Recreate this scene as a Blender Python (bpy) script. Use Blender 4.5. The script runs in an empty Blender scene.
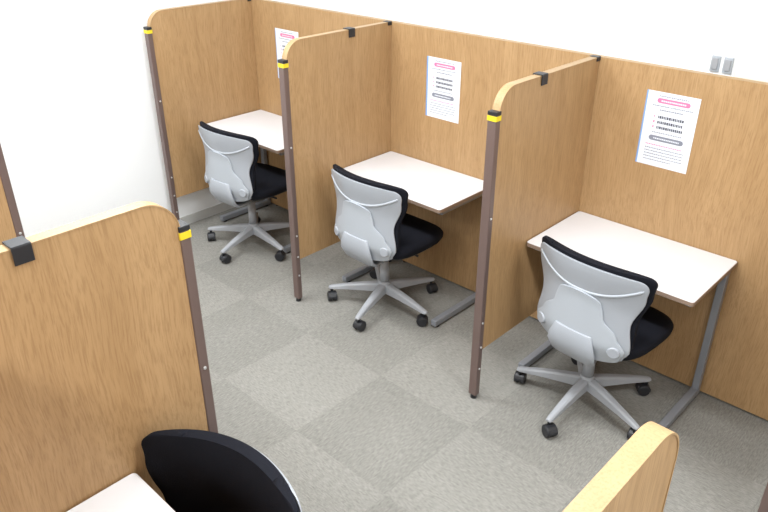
import bpy, bmesh, random
from math import *
from mathutils import Vector, Matrix
random.seed(3)
D=bpy.data; C=bpy.context
sc=C.scene
sc.view_settings.view_transform='Standard'
sc.view_settings.look='None'

# ---------------------------------------------------------------- materials
def srgb(r,g,b):
    f=lambda c:(c/255/12.92) if c/255<=.04045 else ((c/255+.055)/1.055)**2.4
    return (f(r),f(g),f(b),1)
def mat(name,col,rough=.5,metal=0,noise=0,nscale=60,bump=0,spec=.5,emit=None):
    m=D.materials.new(name); m.use_nodes=True; nt=m.node_tree; b=nt.nodes['Principled BSDF']
    b.inputs['Base Color'].default_value=col; b.inputs['Roughness'].default_value=rough
    b.inputs['Metallic'].default_value=metal; b.inputs['Specular IOR Level'].default_value=spec
    tc=nt.nodes.new('ShaderNodeTexCoord')
    n=nt.nodes.new('ShaderNodeTexNoise'); n.inputs['Scale'].default_value=nscale; n.inputs['Detail'].default_value=4
    nt.links.new(tc.outputs['Object'],n.inputs['Vector'])
    if noise:
        mx=nt.nodes.new('ShaderNodeMix'); mx.data_type='RGBA'
        mx.inputs[6].default_value=tuple(c*(1-noise) for c in col[:3])+(1,)
        mx.inputs[7].default_value=tuple(min(1,c*(1+noise)) for c in col[:3])+(1,)
        nt.links.new(n.outputs['Fac'],mx.inputs[0]); nt.links.new(mx.outputs[2],b.inputs['Base Color'])
    if bump:
        bp=nt.nodes.new('ShaderNodeBump'); bp.inputs['Strength'].default_value=bump; bp.inputs['Distance'].default_value=.002
        nt.links.new(n.outputs['Fac'],bp.inputs['Height']); nt.links.new(bp.outputs['Normal'],b.inputs['Normal'])
    if emit:
        b.inputs['Emission Color'].default_value=col; b.inputs['Emission Strength'].default_value=emit
    return m
def wood_mat(name,c1,c2,c3,rough=.45,k3=.55):
    m=D.materials.new(name); m.use_nodes=True; nt=m.node_tree; N=nt.nodes; L=nt.links; b=N['Principled BSDF']
    b.inputs['Roughness'].default_value=rough; b.inputs['Specular IOR Level'].default_value=.35
    tc=N.new('ShaderNodeTexCoord')
    wv=N.new('ShaderNodeTexNoise'); wv.inputs['Scale'].default_value=1.6; wv.inputs['Detail'].default_value=1
    L.new(tc.outputs['Object'],wv.inputs['Vector'])
    ad=N.new('ShaderNodeVectorMath'); ad.operation='MULTIPLY_ADD'; ad.inputs[1].default_value=(.10,.10,0)
    L.new(wv.outputs['Color'],ad.inputs[0]); L.new(tc.outputs['Object'],ad.inputs[2])
    def nz(sx,sz,det):
        mp=N.new('ShaderNodeMapping'); mp.inputs['Scale'].default_value=(sx,sx,sz)
        L.new(ad.outputs[0],mp.inputs['Vector'])
        n=N.new('ShaderNodeTexNoise'); n.inputs['Scale'].default_value=1; n.inputs['Detail'].default_value=det
        n.inputs['Roughness'].default_value=.65
        L.new(mp.outputs[0],n.inputs['Vector']); return n
    n1=nz(20,1.3,5); n2=nz(240,11,3)
    r1=N.new('ShaderNodeValToRGB'); r1.color_ramp.elements[0].position=.3; r1.color_ramp.elements[1].position=.7
    r1.color_ramp.elements[0].color=c1; r1.color_ramp.elements[1].color=c2
    L.new(n1.outputs['Fac'],r1.inputs[0])
    r2=N.new('ShaderNodeValToRGB'); r2.color_ramp.elements[0].position=.36; r2.color_ramp.elements[1].position=.55
    r2.color_ramp.elements[0].color=(1,1,1,1); r2.color_ramp.elements[1].color=(0,0,0,1)
    L.new(n2.outputs['Fac'],r2.inputs[0])
    mu=N.new('ShaderNodeMath'); mu.operation='MULTIPLY'; mu.inputs[1].default_value=k3; L.new(r2.outputs[0],mu.inputs[0])
    mx=N.new('ShaderNodeMix'); mx.data_type='RGBA'; L.new(mu.outputs[0],mx.inputs[0]); L.new(r1.outputs[0],mx.inputs[6]); mx.inputs[7].default_value=c3
    L.new(mx.outputs[2],b.inputs['Base Color'])
    return m
WOOD=wood_mat('oak_veneer',srgb(167,134,94),srgb(181,148,107),srgb(142,110,74))
EDGE=wood_mat('oak_edge_band',srgb(170,140,101),srgb(178,149,110),srgb(156,126,88))
BROWN=mat('brown_steel',srgb(108,91,86),.4,.15)
DARK=mat('black_plastic',srgb(34,35,39),.45)
FABRIC=mat('black_mesh_fabric',srgb(17,19,27),.9,0,.35,400,.5,.2)
GREY=mat('light_grey_plastic',srgb(156,161,168),.38)
GREY2=mat('pale_grey_plastic',srgb(166,172,179),.38)
LEGG=mat('grey_nylon',srgb(156,159,164),.4)
STEEL=mat('grey_painted_steel',srgb(142,146,153),.4,.3)
TOP=mat('white_laminate',srgb(227,227,230),.4,0,.02,8)
TOPE=mat('taupe_edge',srgb(140,120,105),.5)
WALL=mat('white_wallpaper',srgb(243,245,246),.85,0,.01,120,.15)
WALLC=mat('cream_paint',srgb(222,219,208),.8,0,.01,50)
CEIL=mat('ceiling_tile',srgb(245,245,245),.9,0,.04,90,.2)
BASEB=mat('grey_vinyl_baseboard',srgb(190,190,187),.6)
YEL=mat('yellow_sticker',srgb(225,200,40),.5)
PAPER=mat('white_paper',srgb(226,231,240),.6)
PINK=mat('pink_ink',srgb(226,120,160),.6)
BLUE=mat('blue_ink',srgb(120,160,212),.6)
INK=mat('dark_ink',srgb(62,64,78),.6)
INKG=mat('grey_ink',srgb(130,134,147),.6)
SWM=mat('switch_grey',srgb(150,153,158),.4)
CHROME=mat('screw_steel',srgb(205,205,205),.3,.6)
LAMP=mat('lamp_diffuser',(1,1,1,1),.5,emit=3)

def carpet():
    m=D.materials.new('carpet_tile'); m.use_nodes=True; nt=m.node_tree; N=nt.nodes; L=nt.links; b=N['Principled BSDF']
    b.inputs['Roughness'].default_value=.95; b.inputs['Specular IOR Level'].default_value=.15
    tc=N.new('ShaderNodeTexCoord')
    mp=N.new('ShaderNodeMapping'); mp.inputs['Location'].default_value=(.12,.2,0.01); L.new(tc.outputs['Object'],mp.inputs['Vector'])
    ck=N.new('ShaderNodeTexChecker'); ck.inputs['Scale'].default_value=2; ck.inputs['Color1'].default_value=(1,1,1,1); ck.inputs['Color2'].default_value=(0,0,0,1)
    L.new(mp.outputs[0],ck.inputs['Vector'])
    sn=N.new('ShaderNodeVectorMath'); sn.operation='SCALE'; sn.inputs['Scale'].default_value=2; L.new(mp.outputs[0],sn.inputs[0])
    fl=N.new('ShaderNodeVectorMath'); fl.operation='FLOOR'; L.new(sn.outputs[0],fl.inputs[0])
    wn=N.new('ShaderNodeTexWhiteNoise'); wn.noise_dimensions='3D'; L.new(fl.outputs[0],wn.inputs['Vector'])
    def nz(v,s,det=4):
        m2=N.new('ShaderNodeMapping'); m2.inputs['Scale'].default_value=v; L.new(tc.outputs['Object'],m2.inputs['Vector'])
        n=N.new('ShaderNodeTexNoise'); n.inputs['Scale'].default_value=s; n.inputs['Detail'].default_value=det; n.inputs['Roughness'].default_value=.8
        L.new(m2.outputs[0],n.inputs['Vector']); return n
    na=nz((1,5,1),38); nb=nz((5,1,1),38); nc=nz((1,1,1),2.2,3)
    mxn=N.new('ShaderNodeMix'); mxn.data_type='RGBA'; L.new(ck.outputs['Fac'],mxn.inputs[0]); L.new(na.outputs['Fac'],mxn.inputs[6]); L.new(nb.outputs['Fac'],mxn.inputs[7])
    def ma(src,k,add):
        a=N.new('ShaderNodeMath'); a.operation='MULTIPLY_ADD'; a.inputs[1].default_value=k; L.new(src,a.inputs[0])
        if isinstance(add,float): a.inputs[2].default_value=add
        else: L.new(add,a.inputs[2])
        return a.outputs[0]
    o=ma(mxn.outputs[2],1.7,-.43); o=ma(ck.outputs['Fac'],.085,o); o=ma(wn.outputs['Value'],.05,o); o=ma(nc.outputs['Fac'],.2,o)
    r=N.new('ShaderNodeValToRGB'); r.color_ramp.elements[0].position=.15; r.color_ramp.elements[1].position=1.0
    r.color_ramp.elements[0].color=srgb(102,101,96); r.color_ramp.elements[1].color=srgb(155,153,147)
    L.new(o,r.inputs[0]); L.new(r.outputs[0],b.inputs['Base Color'])
    bp=N.new('ShaderNodeBump'); bp.inputs['Strength'].default_value=.4; bp.inputs['Distance'].default_value=.003
    L.new(mxn.outputs[2],bp.inputs['Height']); L.new(bp.outputs['Normal'],b.inputs['Normal'])
    return m
CARPET=carpet()

# ---------------------------------------------------------------- mesh helpers
def finish(bm,name,m,parent=None,bevel=0,seg=2,smooth=False,loc=(0,0,0)):
    bmesh.ops.recalc_face_normals(bm,faces=bm.faces)
    me=D.meshes.new(name); bm.to_mesh(me); bm.free()
    o=D.objects.new(name,me); C.collection.objects.link(o); me.materials.append(m); o.location=loc
    if smooth:
        for p in me.polygons: p.use_smooth=True
    if bevel:
        md=o.modifiers.new('b','BEVEL'); md.width=bevel; md.segments=seg; md.limit_method='ANGLE'; md.angle_limit=radians(40)
    if parent: o.parent=parent
    return o
def box(name,x0,x1,y0,y1,z0,z1,m,parent=None,bevel=0):
    bm=bmesh.new(); bmesh.ops.create_cube(bm,size=1)
    for v in bm.verts:
        v.co=Vector(((x0+x1)/2+v.co.x*(x1-x0),(y0+y1)/2+v.co.y*(y1-y0),(z0+z1)/2+v.co.z*(z1-z0)))
    return finish(bm,name,m,parent,bevel)
def cyl(name,p0,p1,r0,r1,m,parent=None,seg=24,bevel=0):
    p0=Vector(p0);p1=Vector(p1);d=p1-p0
    bm=bmesh.new(); bmesh.ops.create_cone(bm,cap_ends=True,segments=seg,radius1=r0,radius2=r1,depth=d.length)
    q=d.to_track_quat('Z','Y'); bmesh.ops.transform(bm,matrix=Matrix.Translation((p0+p1)/2)@q.to_matrix().to_4x4(),verts=bm.verts)
    o=finish(bm,name,m,parent,bevel,2,True)
    for p in o.data.polygons:
        if len(p.vertices)>4: p.use_smooth=False
    return o
def loft(name,sections,m,parent=None,bevel=0,smooth=True,closed=True):
    bm=bmesh.new(); rows=[[bm.verts.new(p) for p in s] for s in sections]
    n=len(rows[0])
    for a,b in zip(rows,rows[1:]):
        for i in range(n if closed else n-1):
            j=(i+1)%n; bm.faces.new((a[i],a[j],b[j],b[i]))
    bm.faces.new(rows[0]); bm.faces.new(rows[-1][::-1])
    return finish(bm,name,m,parent,bevel,2,smooth)
def prism(name,pts,axis,a,b,m,parent=None,bevel=0):
    f={'y':lambda p,t:(p[0],t,p[1]),'x':lambda p,t:(t,p[0],p[1]),'z':lambda p,t:(p[0],p[1],t)}[axis]
    bm=bmesh.new(); A=[bm.verts.new(f(p,a)) for p in pts]; B=[bm.verts.new(f(p,b)) for p in pts]; n=len(pts)
    for i in range(n): bm.faces.new((A[i],A[(i+1)%n],B[(i+1)%n],B[i]))
    bm.faces.new(A); bm.faces.new(B[::-1])
    return finish(bm,name,m,parent,bevel)
def empty(name,loc=(0,0,0),rz=0):
    e=D.objects.new(name,None); C.collection.objects.link(e); e.location=loc; e.rotation_euler=(0,0,rz); e.empty_display_size=.2
    return e

# ---------------------------------------------------------------- layout constants (metres)
XF,XB=2.060,2.756; XE=.770; XLB=.074
Y=[1.405-1.167*1,1.405,1.405+1.167,1.405+2*1.167]
HP,HPOST,HD=1.352,1.268,.665
T=.016

# ---------------------------------------------------------------- room
WX=2.86; WY=3.83
box('floor',-2.6,WX,-2.6,WY,-.05,0,CARPET)
box('ceiling',-2.6,WX,-2.6,WY,2.65,2.7,CEIL)
box('wall_east',WX,WX+.1,-2.6,WY+.1,0,2.65,WALL)
box('wall_north',-2.6,WX,WY,WY+.1,0,2.65,WALL)
box('wall_west',-2.7,-2.6,-2.6,WY+.1,0,2.65,WALL)
box('wall_south',-2.7,WX+.1,-2.7,-2.6,0,2.65,WALL)
box('baseboard_north',-2.6,WX,WY-.008,WY,0,.06,BASEB)
box('baseboard_east',WX-.008,WX,-2.6,WY-.008,0,.06,BASEB)
box('trim_1',WX-.03,WX,-.6,.884,.06,2.65,WALLC,bevel=.003)
for i,y in enumerate((.966,.919)):
    s=empty('wall_switch',(WX,y,1.375))
    box('switch_plate',-.008,-.0,-.017,.017,-.03,.03,GREY2,s,.002)
    box('switch_rocker',-.014,-.008,-.011,.011,-.02,.022,SWM,s,.002)

# ---------------------------------------------------------------- partitions
def divider(xfree,xback,y,clipx=None,zb=.25,label=True,hpost=HPOST):
    s=1 if xfree>xback else -1
    e=empty('partition_divider',(0,0,0))
    R=.090; pts=[]
    for i in range(13):
        a=radians(90*i/12)
        pts.append((xfree-s*R+s*R*sin(a),HP-R+R*cos(a)))
    arc=pts[:]
    outline=[(xback,HP)]+arc+[(xfree,zb),(xback,zb)]
    prism('board',outline,'y',y-T+.001,y+T-.001,WOOD,e)
    path=[(xback,HP)]+arc+[(xfree,hpost-.01)]
    inner=[(p[0],p[1]-.002) for p in path[:2]]+[(xfree-s*(R)+ (p[0]-(xfree-s*R))*.975,HP-R+(p[1]-(HP-R))*.975) for p in arc[1:]]+[(xfree-s*.003,hpost-.01)]
    path2=[(p[0],p[1]+.0012) for p in path]
    bm=bmesh.new(); rows=[]
    for p,q in zip(path2,inner):
        rows.append([bm.verts.new((p[0],y-T-.0005,p[1])),bm.verts.new((p[0],y+T+.0005,p[1])),bm.verts.new((q[0],y+T+.0005,q[1])),bm.verts.new((q[0],y-T-.0005,q[1]))])
    for a,b in zip(rows,rows[1:]):
        for i in range(4): bm.faces.new((a[i],a[(i+1)%4],b[(i+1)%4],b[i]))
    bm.faces.new(rows[0]); bm.faces.new(rows[-1][::-1])
    finish(bm,'edge_band',EDGE,e)
    x0,x1=sorted((xfree-s*.006,xfree+s*.022))
    box('post',x0,x1,y-.019,y+.019,.02,hpost,BROWN,e,.003)
    if label: box('post_cap',x0-.001,x1+.001,y-.020,y+.020,hpost-.008,hpost+.006,DARK,e,.002)
    cyl('levelling_foot',((x0+x1)/2,y,0),((x0+x1)/2,y,.022),.014,.010,DARK,e)
    if label: box('yellow_label',x0-.0012,x1+.0012,y-.0202,y+.0202,hpost-.028,hpost-.010,YEL,e)
    for z in (.16,.27,.39,.86):
        cyl('screw',((x0+x1)/2,y-.0185,z),((x0+x1)/2,y-.0225,z),.0055,.004,CHROME,e,12)
    xs=xback+s*.012
    box('corner_bracket',min(xs-.014,xs+.014),max(xs-.014,xs+.014),y-T-.003,y+T+.003,HP-.015,HP+.004,DARK,e,.002)
    if clipx:
        box('clip_top',clipx-.02,clipx+.02,y-T-.005,y+T+.005,HP+.0015,HP+.006,DARK,e,.001)
        box('clip_side',clipx-.02,clipx+.02,y-T-.006,y-T-.002,HP-.035,HP+.004,DARK,e,.001)
        box('clip_far_side',clipx-.02,clipx+.02,y+T+.002,y+T+.006,HP-.035,HP+.004,DARK,e,.001)
    return e
for i,cx_ in zip((3,2,1,0),(None,2.471,2.333,2.4)): divider(XF,XB-.001,Y[i],cx_)
divider(XE,XLB+.033,Y[2]); divider(XE,XLB+.033,Y[1],.417)
divider(XE+.075,XLB+.033,Y[0],None,label=False,hpost=1.12)
def backpanel(x0,x1,ys):
    e=empty('partition_back_panel')
    for a,b in zip(ys,ys[1:]):
        box('board',x0,x1,a+.001,b-.001,.012,HP-.002,WOOD,e)
        box('edge_band',x0-.0005,x1+.0005,a+.001,b-.001,HP-.002,HP+.0005,EDGE,e)
        for yy in (a+.12,b-.12): cyl('levelling_foot',((x0+x1)/2,yy,0),((x0+x1)/2,yy,.013),.013,.011,DARK,e,16)
    return e
backpanel(XB,XB+.032,[-.95]+Y[:3]+[Y[3]+.018])
backpanel(XLB,XLB+.032,[-.95]+Y[:3]+[Y[3]+.018])

# ---------------------------------------------------------------- desks
def desk(xc,yc,rot):
    w,d=.705,.432
    e=empty('study_desk',(xc,yc,0),rot)
    hx,hy=d/2,w/2
    def rr(hx,hy,r,n=6):
        P=[]
        for cx,cy,a0 in ((hx-r,hy-r,0),(-hx+r,hy-r,90),(-hx+r,-hy+r,180),(hx-r,-hy+r,270)):
            for k in range(n+1):
                a=radians(a0+90*k/n); P.append((cx+r*cos(a),cy+r*sin(a)))
        return P
    prism('table_top',rr(hx-.0015,hy-.0015,.012),'z',HD-.020,HD,TOP,e,.0015)
    prism('top_edge_band',rr(hx,hy,.013),'z',HD-.018,HD-.003,TOPE,e)
    for s in (-1,1):
        y=s*(hy-.03)
        box('upper_rail',-hx+.04,hx-.015,y-.013,y+.013,HD-.045,HD-.0205,STEEL,e,.003)
        box('upright',hx-.042,hx-.012,y-.015,y+.015,.02,HD-.03,STEEL,e,.003)
        box('foot_rail',-hx+.02,hx-.012,y-.016,y+.016,.012,.044,STEEL,e,.004)
        for x in (-hx+.05,hx-.04): cyl('glide',(x,y,0),(x,y,.014),.013,.011,DARK,e,12)
    box('rear_crossbar',hx-.04,hx-.018,-hy+.03,hy-.03,HD-.06,HD-.025,STEEL,e,.003)
    return e
for yl in (1.387,2.553,3.715): desk(XB-.002-.216,yl-.3525,0)
desk(XLB+.032+.003+.216,1.386-.3525,pi)
desk(XLB+.032+.003+.216,2.553-.3525,pi)

# ---------------------------------------------------------------- task chair
def interp(t,keys):
    for (a,va),(b,vb) in zip(keys,keys[1:]):
        if t<=b:
            k=(t-a)/(b-a); k=k*k*(3-2*k); return va+(vb-va)*k
    return keys[-1][1]
ZB,ZT=.385,.772
UDY=-.040
def cx(v):
    return interp(v,[(0,-.207),(.25,-.231),(.6,-.229),(1,-.250)])
def surf(y,v): return cx(v)+.055*(y/.2)**2*(.5+.5*min(1,v+.4))
def shell(name,wkeys,v0,v1,off,th,m,parent,ztop_add=0,cr=.12,bot=.12,nv=30,nu=26,arch=.012,rt=.045,rb=.06):
    bm=bmesh.new(); F=[];B=[]
    for i in range(nv+1):
        t=.5-.5*cos(pi*i/nv); v=v0+(v1-v0)*t
        w=interp(v,wkeys)
        if t>1-cr: k=(t-(1-cr))/cr; w-= rt*(1-sqrt(max(0,1-k*k)))
        if t<bot: k=(bot-t)/bot; w-= rb*(1-sqrt(max(0,1-k*k)))
        fr=[];bk=[]
        for j in range(nu+1):
            u=-1+2*j/nu
            y=u*w; z=ZB+(ZT+ztop_add-ZB)*v+arch*(1-u*u)*v
            x=surf(y,v); e=abs(u)**6*th*.35
            fr.append(bm.verts.new((x+off+th-e,y+UDY,z))); bk.append(bm.verts.new((x+off+e*.6,y+UDY,z)))
        F.append(fr);B.append(bk)
    for i in range(nv):
        for j in range(nu):
            bm.faces.new((F[i][j],F[i][j+1],F[i+1][j+1],F[i+1][j])); bm.faces.new((B[i][j],B[i+1][j],B[i+1][j+1],B[i][j+1]))
        bm.faces.new((F[i][0],F[i+1][0],B[i+1][0],B[i][0])); bm.faces.new((F[i][nu],B[i][nu],B[i+1][nu],F[i+1][nu]))
    for j in range(nu):
        bm.faces.new((F[0][j],B[0][j],B[0][j+1],F[0][j+1])); bm.faces.new((F[nv][j],F[nv][j+1],B[nv][j+1],B[nv][j]))
    return finish(bm,name,m,parent,.003,2,True)
def chair(x,y,rot,star):
    e=empty('task_chair',(x,y,0),rot)
    for k in range(5):
        a=star-rot+radians(72*k); c,s=cos(a),sin(a)
        def P(r,t,z): return (c*r-s*t,s*r+c*t,z)
        S=[]
        for r,hw,zt,zb in ((.02,.024,.135,.085),(.10,.022,.125,.085),(.20,.018,.108,.080),(.285,.014,.090,.072),(.300,.011,.084,.074)):
            S.append([P(r,-hw,zb),P(r,hw,zb),P(r,hw*.9,zt-.006),P(r,hw*.5,zt),P(r,-hw*.5,zt),P(r,-hw*.9,zt-.006)])
        loft('base_leg',S,LEGG,e,.002,False)
        cyl('caster_stem',P(.285,0,.05),P(.285,0,.076),.008,.008,DARK,e,12)
        a2=a+1.1+k*.9; c2,s2=cos(a2),sin(a2); cxp,cyp,_=P(.285,0,0)
        ox,oy=c2*.010,s2*.010
        for sd in (-1,1):
            q0=(cxp+ox-s2*sd*.006,cyp+oy+c2*sd*.006,.027); q1=(cxp+ox-s2*sd*.024,cyp+oy+c2*sd*.024,.027)
            cyl('caster_wheel',q0,q1,.027,.025,DARK,e,24,.003)
        hood=[]
        for sd in (-.021,.021):
            loop=[]
            for i in range(9):
                t=radians(-5+190*i/8); rr=.0295
                lx=rr*cos(t); lz=.027+rr*sin(t)
                loop.append((cxp+ox+c2*lx-s2*sd,cyp+oy+s2*lx+c2*sd,lz))
            hood.append(loop)
        loft('caster_hood',hood,DARK,e,.002,False)
    cyl('base_hub',(0,0,.08),(0,0,.145),.036,.030,LEGG,e,32,.004)
    cyl('column_shroud',(0,0,.14),(0,0,.29),.025,.022,LEGG,e,32)
    cyl('gas_column',(0,0,.28),(0,0,.365),.014,.014,DARK,e)
    box('tilt_mechanism',-.11,.10,-.085,.060,.335,.385,DARK,e,.010)
    cyl('height_lever',(.02,-.05,.362),(.02,-.21,.358),.006,.006,DARK,e,12)
    def sel(ax,ay,z,n=40,ex=3.2,dx=.02,drop=0):
        L=[]
        for i in range(n):
            t=2*pi*i/n; c,s=cos(t),sin(t)
            X=ax*copysign(abs(c)**(2/ex),c); Yy=ay*copysign(abs(s)**(2/ex),s)
            L.append((X+dx,Yy-.026,z-.014-drop*max(0,X/ax)**3))
        return L
    loft('seat_shell',[sel(.15,.16,.392),sel(.205,.215,.408),sel(.215,.225,.42)],DARK,e)
    loft('seat_cushion',[sel(.215,.225,.418,drop=.01),sel(.228,.232,.432,drop=.012),sel(.230,.234,.448,drop=.016),sel(.222,.226,.464,drop=.022),sel(.19,.20,.474,drop=.02),sel(.10,.11,.474,drop=.005)],FABRIC,e)
    W=[(0,.135),(.10,.185),(.22,.208),(.50,.192),(.80,.226),(1,.238)]
    shell('back_shell',W,.0,1.0,0,.010,GREY,e)
    W2=[(0,.18),(.22,.206),(.50,.205),(.8,.236),(1,.249)]
    shell('back_cushion',W2,.15,1.0,.0095,.032,FABRIC,e,ztop_add=.013)
    # raised lower carrier: broad wings low down, narrowing to a tapered neck
    W3=[(0,.130),(.10,.178),(.22,.196),(.36,.160),(.52,.105),(.74,.085)]
    shell('back_carrier',W3,.015,.72,-.011,.011,GREY2,e,cr=.08,bot=.1,rt=.03)
    pts=[]
    for i in range(25):
        u=-1+2*i/24; v=.90-.18*(1-abs(u)**2.4)
        w=interp(v,W)*.94; y_=u*w; z=ZB+(ZT-ZB)*v+.012*(1-u*u)*v
        pts.append((surf(y_,v),y_+UDY,z))
    secs=[[(p[0]+.0040*cos(t)-.0002,p[1],p[2]+.006*sin(t)) for t in [2*pi*k/8 for k in range(8)]] for p in pts]
    loft('shell_ridge',secs,GREY2,e)
    S=[]
    for px,pz,hw,nx,nz in ((-.236,.50,.080,-1,0),(-.241,.455,.098,-1,0),(-.237,.415,.108,-1,-.2),(-.216,.372,.100,-.8,-.6),(-.176,.345,.080,-.35,-.95),(-.12,.336,.060,0,-1),(-.05,.338,.05,0,-1)):
        l=sqrt(nx*nx+nz*nz); nx/=l;nz/=l; t=.018
        ring=[]
        for a,b in ((-1,0),(-.93,.5),(-.75,.85),(-.4,1),(.4,1),(.75,.85),(.93,.5),(1,0)): ring.append((px+nx*t*b*.7,hw*a+UDY,pz+nz*t*b*.7))
        ring+= [(px-nx*.008,hw*.95+UDY,pz-nz*.008),(px-nx*.008,-hw*.95+UDY,pz-nz*.008)]
        S.append(ring)
    loft('back_spine',S,GREY,e,.002,True)
    for sd in (-1,1):
        yy=sd*.160; v=.20; xx=surf(yy,v); z=ZB+(ZT-ZB)*v
        cyl('pivot_cap',(xx-.004,yy+UDY,z),(xx-.016,yy+sd*.004+UDY,z),.026,.022,GREY,e,24,.003)
    return e
chair(2.355,1.042,radians(-5),radians(180))
chair(2.342,2.213,radians(-1),radians(52))
chair(2.302,3.275,radians(3),radians(50))
chair(.488,1.060,radians(192),radians(20))

# ---------------------------------------------------------------- posters (A4 sheets on the back panel)
def poster(y0,zt,border):
    e=empty('notice_poster',(XB,y0,zt))
    X=-.0012
    box('sheet',X,-.0002,-.214,0,-.302,0,PAPER,e)
    def q(n,a,b,c,d,m,lift=.0003):
        bm=bmesh.new()
        bm.faces.new([bm.verts.new((X-lift,-.214*u,-.302*v)) for u,v in ((a,c),(b,c),(b,d),(a,d))]); return finish(bm,n,m,e)
    def line(a,b,v,h,m,lift=.0003):
        bm=bmesh.new(); u=a
        while u<b-.01:
            w=min(random.uniform(.015,.035),b-u)
            bm.faces.new([bm.verts.new((X-lift,-.214*uu,-.302*vv)) for uu,vv in ((u,v),(u+w,v),(u+w,v+h),(u,v+h))]); u+=w+.010
        finish(bm,'text_line',m,e)
    def pill(a,b,c,d,m,lift=.0005):
        P=[];r=(d-c)*.302/2
        for cxx,a0 in ((-.214*a-r,-90),(-.214*b+r,90)):
            for k in range(9):
                t=radians(a0+180*k/8); P.append((cxx+r*cos(t),-.302*(c+d)/2+r*sin(t)))
        bm=bmesh.new(); bm.faces.new([bm.verts.new((X-lift,p[0],p[1])) for p in P]); finish(bm,'pill',m,e)
    q('blue_border',0.0,border,0,1,BLUE)
    line(.25,.8,.045,.015,INKG)
    pill(.22,.84,.08,.145,PINK); line(.30,.76,.105,.018,PAPER,.0008)
    line(.15,.9,.175,.015,INKG)
    line(.3,.75,.225,.018,INKG)
    for v in (.31,.38,.45):
        line(.29,.78,v,.036,INK)
        line(.21,.24,v,.030,PINK)
    line(.22,.8,.53,.014,INKG)
    pill(.18,.84,.58,.65,INKG); line(.27,.76,.607,.018,PAPER,.0008)
    line(.14,.85,.70,.014,PINK)
    for v in (.75,.79,.83,.87,.91): line(.14,.88-(.2 if v>.9 else 0),v,.013,INKG)
    return e
poster(1.168,1.259,.03); poster(2.312,1.219,.045); poster(3.509,1.206,.02)

# ---------------------------------------------------------------- lights: ceiling luminaires
for (lx,ly) in ((1.3,2.9),(1.3,1.2),(1.3,-.6),(-1.0,2.9),(-1.0,1.2),(-1.0,-.6)):
    e=empty('ceiling_light',(lx,ly,2.65))
    box('housing',-.16,.16,-.62,.62,-.04,0,GREY2,e,.004)
    box('diffuser',-.13,.13,-.60,.60,-.048,-.041,LAMP,e)
    l=D.lights.new('tube','AREA'); l.shape='RECTANGLE'; l.size=.26; l.size_y=1.2; l.energy=45; l.color=(.955,.982,1)
    o=D.objects.new('tube',l); C.collection.objects.link(o); o.parent=e; o.location=(0,0,-.055)
w=D.worlds.new('world'); sc.world=w; w.use_nodes=True
w.node_tree.nodes['Background'].inputs[0].default_value=(1,1,1,1); w.node_tree.nodes['Background'].inputs[1].default_value=.5

# ---------------------------------------------------------------- camera
cam=D.cameras.new('camera'); co=D.objects.new('camera',cam); C.collection.objects.link(co)
cam.sensor_width=36; cam.lens=712.16/768*36; cam.clip_start=.02
co.location=(0,0,1.9991); co.rotation_euler=(radians(90)-.4881,0,.7579-pi/2)
sc.camera=co
